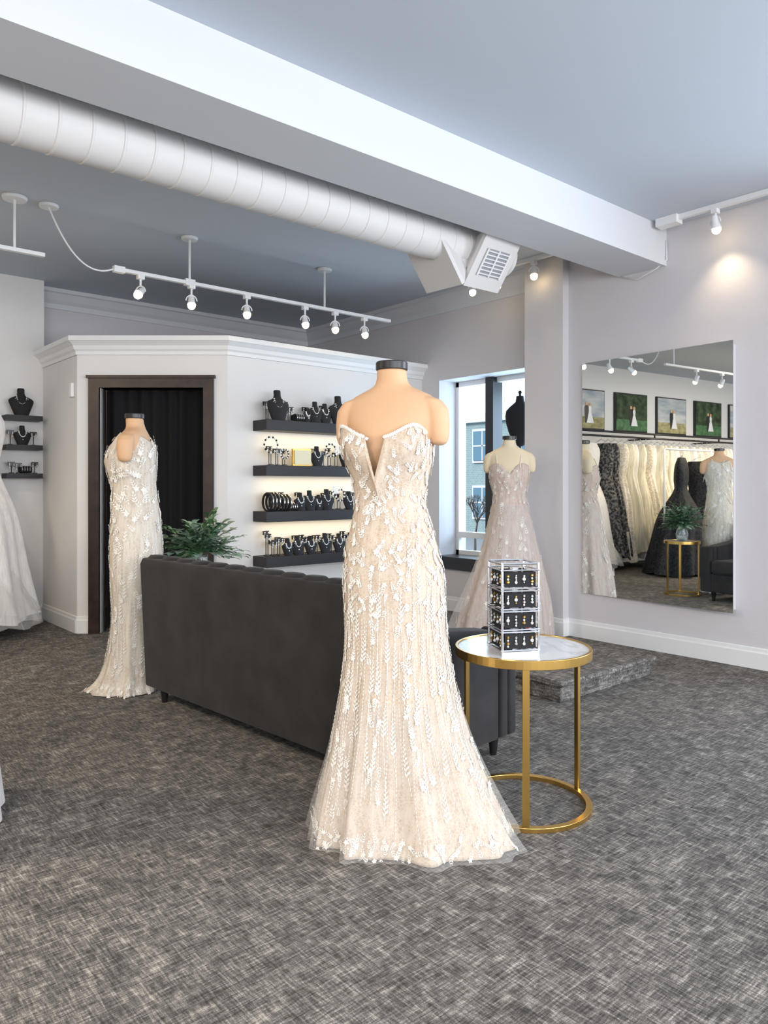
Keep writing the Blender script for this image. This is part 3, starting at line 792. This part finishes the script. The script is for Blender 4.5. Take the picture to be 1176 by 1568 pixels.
mb=MB(); cap(mb,1.70); mb.tube([(0,0,0.02),(0,0,1.2)],0.015,'silver',12); mb.lathe([(0.16,0),(0.16,0.012),(0.03,0.03)],(0,0,0.002),'black',32); mb.obj('neck_cap_and_stand',E1,smooth=True,rz=radians(-20),angle=40)

# ---------------------------------------------------- left gown (profile, facing camera-left)
E2=emp('lace_gown_mannequin',(1.858,4.534,0),heading=CR)
k=4.65/1150
tab=[(652,188,230),(665,176,236),(690,162,238),(710,165,238),(745,172,238),(780,172,243),(830,171,247),(880,172,247),(940,174,243),(1000,168,240),(1040,160,242),(1100,150,245)]
wd=[.125,.145,.155,.145,.13,.14,.17,.18,.165,.16,.17,.21]
secs=[]
for (y,a,b),w_ in reversed(list(zip(tab,wd))): secs.append((max(0.004,1.25+(745-y)*k),(205-a)*k,(b-205)*k,w_,w_))
def zt2(th):
    d=angd(th,pi); return 1.60-0.09*exp(-(d/0.6)**2)-0.17*exp(-(angd(th,-pi/2)/0.42)**2)-0.17*exp(-(angd(th,pi/2)/0.42)**2)-0.07*max(0,cos(th))**2
S2=make_surf(secs,lambda th,z:max(0,(0.7-z)/0.7)**1.3*0.06*(sin(8*th)+0.6*sin(13*th+1)),zt2,1.25,1.62,lambda th,z:0.28*max(0,(0.25-z)/0.25)**1.5*exp(-(angd(th,radians(-155))/0.5)**2))
mb=MB(); skin_surf(mb,S2,0.006,1.62,90,160,'ivory'); o=mb.obj('gown_fabric',E2,smooth=True,recalc=False); so=o.modifiers.new('solid','SOLIDIFY'); so.thickness=0.004; so.offset=-1
mb=MB(); scatter(mb,S2,0.95,1.56,0.05,0.06,lambda t,z:0.6,0.062,rng,jit=0.9); scatter(mb,S2,0.1,0.95,0.05,0.055,lambda t,z:0.45,0.05,rng); scatter(mb,S2,0.015,0.06,0.025,0.035,lambda t,z:0.9,0.04,rng)
vines(mb,S2,24,0.08,0.95,0.021,0.022,rng)
mb.obj('lace_applique',E2,recalc=False)
mb=MB(); torso(mb,'skin'); mb.obj('torso',E2,smooth=True,remesh=0.008,rz=radians(-90))
mb=MB(); cap(mb,1.70); mb.tube([(0,0,0.02),(0,0,1.2)],0.015,'silver',12); mb.lathe([(0.13,0),(0.13,0.012),(0.03,0.03)],(0,0,0.002),'black',32); mb.obj('neck_cap_and_stand',E2,smooth=True,rz=radians(-90),angle=40)

# ---------------------------------------------------- window gown
E3=emp('blush_gown_mannequin',(4.82,4.02,0),heading=CR)
k=6.18/1150
tab=[(712,.165,.175,.13),(730,.165,.165,.14),(757,.135,.140,.115),(780,.15,.16,.14),(820,.20,.21,.18),(860,.26,.26,.22),(900,.33,.31,.26),(940,.40,.34,.28),(977,.44,.35,.29)]
secs=[(max(0.005,1.25+(745-y)*k),a,b,c,c) for y,a,b,c in reversed(tab)]
def zt3(th):
    d=angd(th,ph0+0.2); return 1.41+0.03*exp(-((abs(d)-0.7)/0.4)**2)-0.06*exp(-(d/0.25)**2)-0.06*max(0,(abs(d)-1.8)/1.3)
S3=make_surf(secs,lambda th,z:max(0,(1.1-z)/1.1)**1.1*0.055*(sin(12*th)+0.6*sin(19*th+1)),zt3,1.2,1.427)
mb=MB(); skin_surf(mb,S3,0.006,1.427,60,160,'blush'); o=mb.obj('gown_fabric',E3,smooth=True,recalc=False); so=o.modifiers.new('solid','SOLIDIFY'); so.thickness=0.004; so.offset=-1
mb=MB(); scatter(mb,S3,1.10,1.40,0.04,0.05,lambda t,z:0.8,0.042,rng,jit=0.8); scatter(mb,S3,0.05,1.10,0.06,0.07,lambda t,z:0.85*(sin(3.0*t+1.6)**2) if z>0.2 else 0.5,0.058,rng)
mb.obj('lace_applique',E3,recalc=False)
def S3t(th,z):
    p=S3(th,z); e_=0.18*max(0,(0.9-z)/0.9)*exp(-(angd(th,pi)/0.4)**2); f=1.02+e_; return Vector((p.x*f,p.y*f,p.z))
mb=MB(); skin_surf(mb,S3t,0.005,1.1,30,160,'sheer'); mb.obj('tulle_overlay',E3,smooth=True,recalc=False)
mb=MB(); torso(mb,'skin2',z=1.665); mb.obj('torso',E3,smooth=True,remesh=0.01,rz=radians(-12))
mb=MB(); cap(mb,1.665,'blackgl'); 
for s in (-1,1): mb.tube([(s*0.09,-0.115,1.40),(s*0.10,-0.07,1.50),(s*0.11,0,1.545),(s*0.10,0.07,1.50),(s*0.09,0.10,1.38)],0.004,'lace',6)
mb.lathe([(0.13,0),(0.13,0.012),(0.03,0.03)],(0,0,0.002),'black',32); mb.tube([(0,0,0.02),(0,0,1.2)],0.015,'silver',12)
mb.obj('neck_cap_and_straps',E3,smooth=True,rz=radians(-12),angle=40)

# black dress form standing on the window sill
E4=emp('black_dress_form',(5.55,4.50,0.546),CR); mb=MB()
mb.lathe([(0.09,0),(0.09,0.012),(0.02,0.03),(0.014,0.05),(0.014,1.12)],(0,0,0),'blackgl',24)
rings=[]
for z,rx,ry in ((1.08,.03,.03),(1.10,.06,.05),(1.16,.085,.07),(1.22,.11,.075),(1.30,.132,.085),(1.36,.138,.085),(1.41,.13,.07),(1.445,.10,.06),(1.475,.065,.05),(1.495,.042,.042),(1.53,.036,.036),(1.55,.034,.034),(1.552,.012,.012),(1.57,.010,.010),(1.585,.018,.018),(1.60,.010,.010)):
    rings.append([(rx*cos(2*pi*j/24),ry*sin(2*pi*j/24),z) for j in range(24)])
mb.loft(rings,'blackv'); mb.obj('form',E4,smooth=True,angle=60)

# ---------------------------------------------------- hanging gown rack on NW wall (seen in mirror)
E5=emp('gown_rack',(0,0,0)); mb=MB()
RY=6.98; RZ=2.02
mb.tube([(-3.9,RY,RZ),(1.5,RY,RZ)],0.016,'blackgl',10); mb.tube([(-3.9,RY,RZ+0.07),(1.5,RY,RZ+0.07)],0.016,'blackgl',10)
for x in (-3.85,-2.1,-0.3,1.45): mb.tube([(x,RY,RZ),(x,7.499,RZ)],0.014,'blackgl',8); mb.tube([(x,RY,RZ-0.005),(x,RY,RZ+0.08)],0.014,'blackgl',8)
mb.obj('rail',E5,smooth=True)
def hang_gown(parent,x,y,ztop,zhem,w,dpt,key,sd,rz=0,full=0.0,nz=26,nt=60,shear=0.0):
    rg=random.Random(sd); p1=rg.uniform(0,6); p2=rg.uniform(0,6)
    H_=ztop-zhem
    ss=[(0,.55*w,.55*w,dpt,dpt),(.25,.47*w,.47*w,dpt*.85,dpt*.85),(.5,.40*w,.40*w,dpt*.66,dpt*.66),(.72,.27*w,.27*w,.09,.09),(.80,.30*w,.30*w,.10,.10),(.93,.34*w,.34*w,.09,.09),(1,.28*w,.28*w,.05,.05)]
    S=make_surf(ss,lambda th,t:(0.10+full)*(1-t)**1.2*(sin(7*th+p1)+0.6*sin(12*th+p2)))
    mb=MB(); rings=[]
    for i in range(nz+1):
        t=i/nz; ring=[]
        for j in range(nt):
            q=S(2*pi*j/nt,t); c_,s_=cos(rz),sin(rz)
            ring.append((x+q.x*c_-q.y*s_+shear*(1-t)**1.5,y+q.x*s_+q.y*c_,zhem+t*H_+(0.02*sin(5*2*pi*j/nt+p1) if i==0 else 0)))
        rings.append(ring)
    mb.loft(rings,key,False)
    c_,s_=cos(rz),sin(rz); a=0.18
    def T(u,v): return (x+u*c_,y+u*s_,v)
    mb.tube([T(-a,ztop-0.02),T(0,ztop+0.07),T(a,ztop-0.02),T(-a,ztop-0.02)],0.006,'white',6)
    mb.tube([T(0,ztop+0.07),T(0,ztop+0.13)],0.003,'silver',6)
    mb.obj('hanging_gown',parent,smooth=True,recalc=False)
keys=['ivory2','wtulle','ivory3','ivory2','wtulle','ivory2','ivory3','wtulle','ivory2','ivory3']
rg=random.Random(11)
xg=1.0; i=0
while xg>-3.8:
    key=keys[i%10]
    if i<2: key='greylace'
    hang_gown(E5,xg,RY,RZ-0.12,rg.uniform(0.10,0.32),rg.uniform(0.55,0.75),rg.uniform(0.10,0.17),key,i+50,rz=radians(90+rg.uniform(-12,12)),shear=rg.uniform(-0.2,0.05))
    xg-=rg.uniform(0.13,0.18); i+=1
hang_gown(E5,1.43,6.98,RZ-0.12,0.13,0.95,0.42,'wtulle',5,rz=0.2,full=0.0,nz=36,nt=120)
mb=MB()
for q,(r0,r1,za,zb2) in enumerate(((0.36,0.56,0.55,0.10),(0.40,0.54,0.45,0.20))):
    rings=[]
    for i in range(13):
        t=i/12; ring=[]
        for j in range(140):
            th=2*pi*j/140; r=(r0+(r1-r0)*t)*(1+0.05*t*sin(17*th+q)+0.04*t*sin(29*th+2*q))
            ring.append((1.43+r*cos(th),6.93+r*0.9*sin(th) if 6.93+r*0.9*sin(th)<7.47 else 7.47,za+(zb2-za)*t+0.02*t*sin(9*th)))
        rings.append(ring)
    mb.loft(rings,'sheer',False)
mb.obj('tulle_layers',E5,smooth=True,recalc=False)
M['photo1']=fabric('photo_green',(0.01,0.02,0.01),(0.07,0.11,0.05),scale=(9,9,9)); M['photo2']=fabric('photo_field',(0.30,0.36,0.42),(0.62,0.62,0.60),scale=(2,2,8)); M['photo3']=fabric('photo_grass',(0.25,0.22,0.10),(0.45,0.42,0.22),scale=(12,12,20))
for i,x in enumerate((0.75,-0.35,-1.45,-2.55,-3.65)):
    e=emp('framed_picture'); mb=MB(); mb.box((x-0.42,7.465,2.16),(x+0.42,7.499,2.80),'black'); mb.obj('frame',e)
    mb=MB(); mb.box((x-0.40,7.455,2.18),(x+0.40,7.466,2.78),'photo1' if i%2 else 'photo2')
    mb.box((x-0.40,7.453,2.18),(x+0.40,7.456,2.36),'leaf' if i%2 else 'photo3')
    mb.lathe([(0.09,0),(0.05,0.12),(0.025,0.18),(0.035,0.24),(0.02,0.27)],(x-0.05,7.448,2.26),'white',12,sy=0.05)
    mb.lathe([(0.025,0),(0.028,0.04),(0.01,0.05)],(x-0.05,7.448,2.53),'skin',10,sy=0.1)
    mb.lathe([(0.03,0),(0.04,0.15),(0.045,0.25),(0.02,0.28)],(x+0.03,7.448,2.26),'black',12,sy=0.05)
    mb.lathe([(0.025,0),(0.028,0.04),(0.01,0.05)],(x+0.03,7.448,2.54),'skin',10,sy=0.1); mb.obj('print',e)

E6=emp('rolling_garment_rack'); mb=MB()
gx,gy=0.55,5.95
mb.tube([(gx-1.1,gy,1.78),(gx+0.35,gy,1.78)],0.014,'white',8)
for x in (gx-1.1,gx+0.35):
    mb.tube([(x,gy,0.04),(x,gy,1.78)],0.014,'white',8); mb.tube([(x,gy-0.22,0.04),(x,gy+0.22,0.04)],0.014,'white',8)
    for s in (-1,1): mb.ball((x,gy+s*0.2,0.02),0.02,'black',8)
mb.obj('rack_frame',E6,smooth=True)
hang_gown(E6,gx-0.05,gy,1.66,0.03,1.0,0.42,'blklace',77,rz=radians(-30),full=0.02,nz=30,nt=70,shear=0.12)
hang_gown(E6,gx-0.5,gy,1.62,0.12,0.6,0.2,'blklace',78,rz=radians(70)); hang_gown(E6,gx-0.8,gy,1.62,0.12,0.6,0.18,'wtulle',79,rz=radians(80))
E7=emp('tulle_gown_mannequin',(0.435,3.235,0),heading=CR)
S7=make_surf([(0.004,.36,.345,.36,.36),(0.2,.34,.325,.33,.33),(0.5,.27,.26,.27,.27),(0.9,.17,.17,.16,.16),(1.15,.12,.12,.10,.10),(1.4,.16,.16,.13,.13)],lambda th,z:max(0,(1-z))*0.05*sin(11*th))
mb=MB(); skin_surf(mb,S7,0.006,1.40,40,120,'wtulle'); mb.obj('gown_fabric',E7,smooth=True,recalc=False)
mb=MB(); torso(mb,'skin'); mb.obj('torso',E7,smooth=True,remesh=0.01); mb=MB(); cap(mb,1.70); mb.tube([(0,0,0.0),(0,0,1.2)],0.015,'silver',12); mb.obj('neck_cap_and_stand',E7,smooth=True)

# ------------------------------------------------------------------ lights & world
w=bpy.data.worlds.new('World'); bpy.context.scene.world=w; w.use_nodes=True
nt=w.node_tree; bg=nt.nodes['Background']; bg.inputs[0].default_value=(0.66,0.84,1.0,1); bg.inputs[1].default_value=1.6
def area(name,loc,aim,sx,sy,en,col):
    l=bpy.data.lights.new(name,'AREA'); l.shape='RECTANGLE'; l.size=sx; l.size_y=sy; l.energy=en; l.color=col
    o=bpy.data.objects.new(name,l); bpy.context.collection.objects.link(o); o.location=loc
    o.rotation_euler=Vector(aim).to_track_quat('-Z','Z').to_euler(); return o
area('daylight_east',(5.95,-0.6,1.7),(-1,0.1,-0.05),3.8,2.4,250,(0.76,0.87,1.0))
area('daylight_south',(0.2,-3.6,1.8),(0,1,-0.02),9.5,2.6,560,(0.96,0.97,1.0))
area('daylight_bay',(6.3,4.85,1.6),(-1,0,0),1.3,1.9,60,(0.55,0.78,1.0))
for i,(x,y) in enumerate(((-1.6,0.9),(-1.6,4.6))):  # unseen ceiling panels and lamps, added as warm fill for the room
    e=emp('added_ceiling_fill'); mb=MB(); mb.box((x-0.6,y-0.3,CZ-0.04),(x+0.6,y+0.3,CZ-0.001),'white'); mb.box((x-0.57,y-0.27,CZ-0.045),(x+0.57,y+0.27,CZ-0.04),'fill_panel'); mb.obj('fill_panel',e)
    o=area('fill_lamp',(x,y,CZ-0.06),(0,0,-1),1.1,0.5,95,(1.0,0.85,0.66)); o.parent=e
s=bpy.data.lights.new('sun','SUN'); s.energy=2.2; s.angle=radians(5); s.color=(1,0.97,0.92)
o=bpy.data.objects.new('sun',s); bpy.context.collection.objects.link(o); o.rotation_euler=Vector((1,-0.35,-0.55)).to_track_quat('-Z','Y').to_euler()

# ------------------------------------------------------------------ camera
cam=bpy.data.cameras.new('Camera'); co=bpy.data.objects.new('Camera',cam); bpy.context.collection.objects.link(co)
co.location=(0,0,1.25); co.rotation_euler=(radians(90),0,CR)
cam.sensor_fit='VERTICAL'; cam.sensor_height=36; cam.sensor_width=27; cam.lens=36*1150/1568; cam.shift_y=-39/1568; cam.clip_start=0.05; cam.clip_end=200
bpy.context.scene.camera=co
vs=bpy.context.scene.view_settings
vs.view_transform='Standard'; vs.look='None'; vs.exposure=0.2
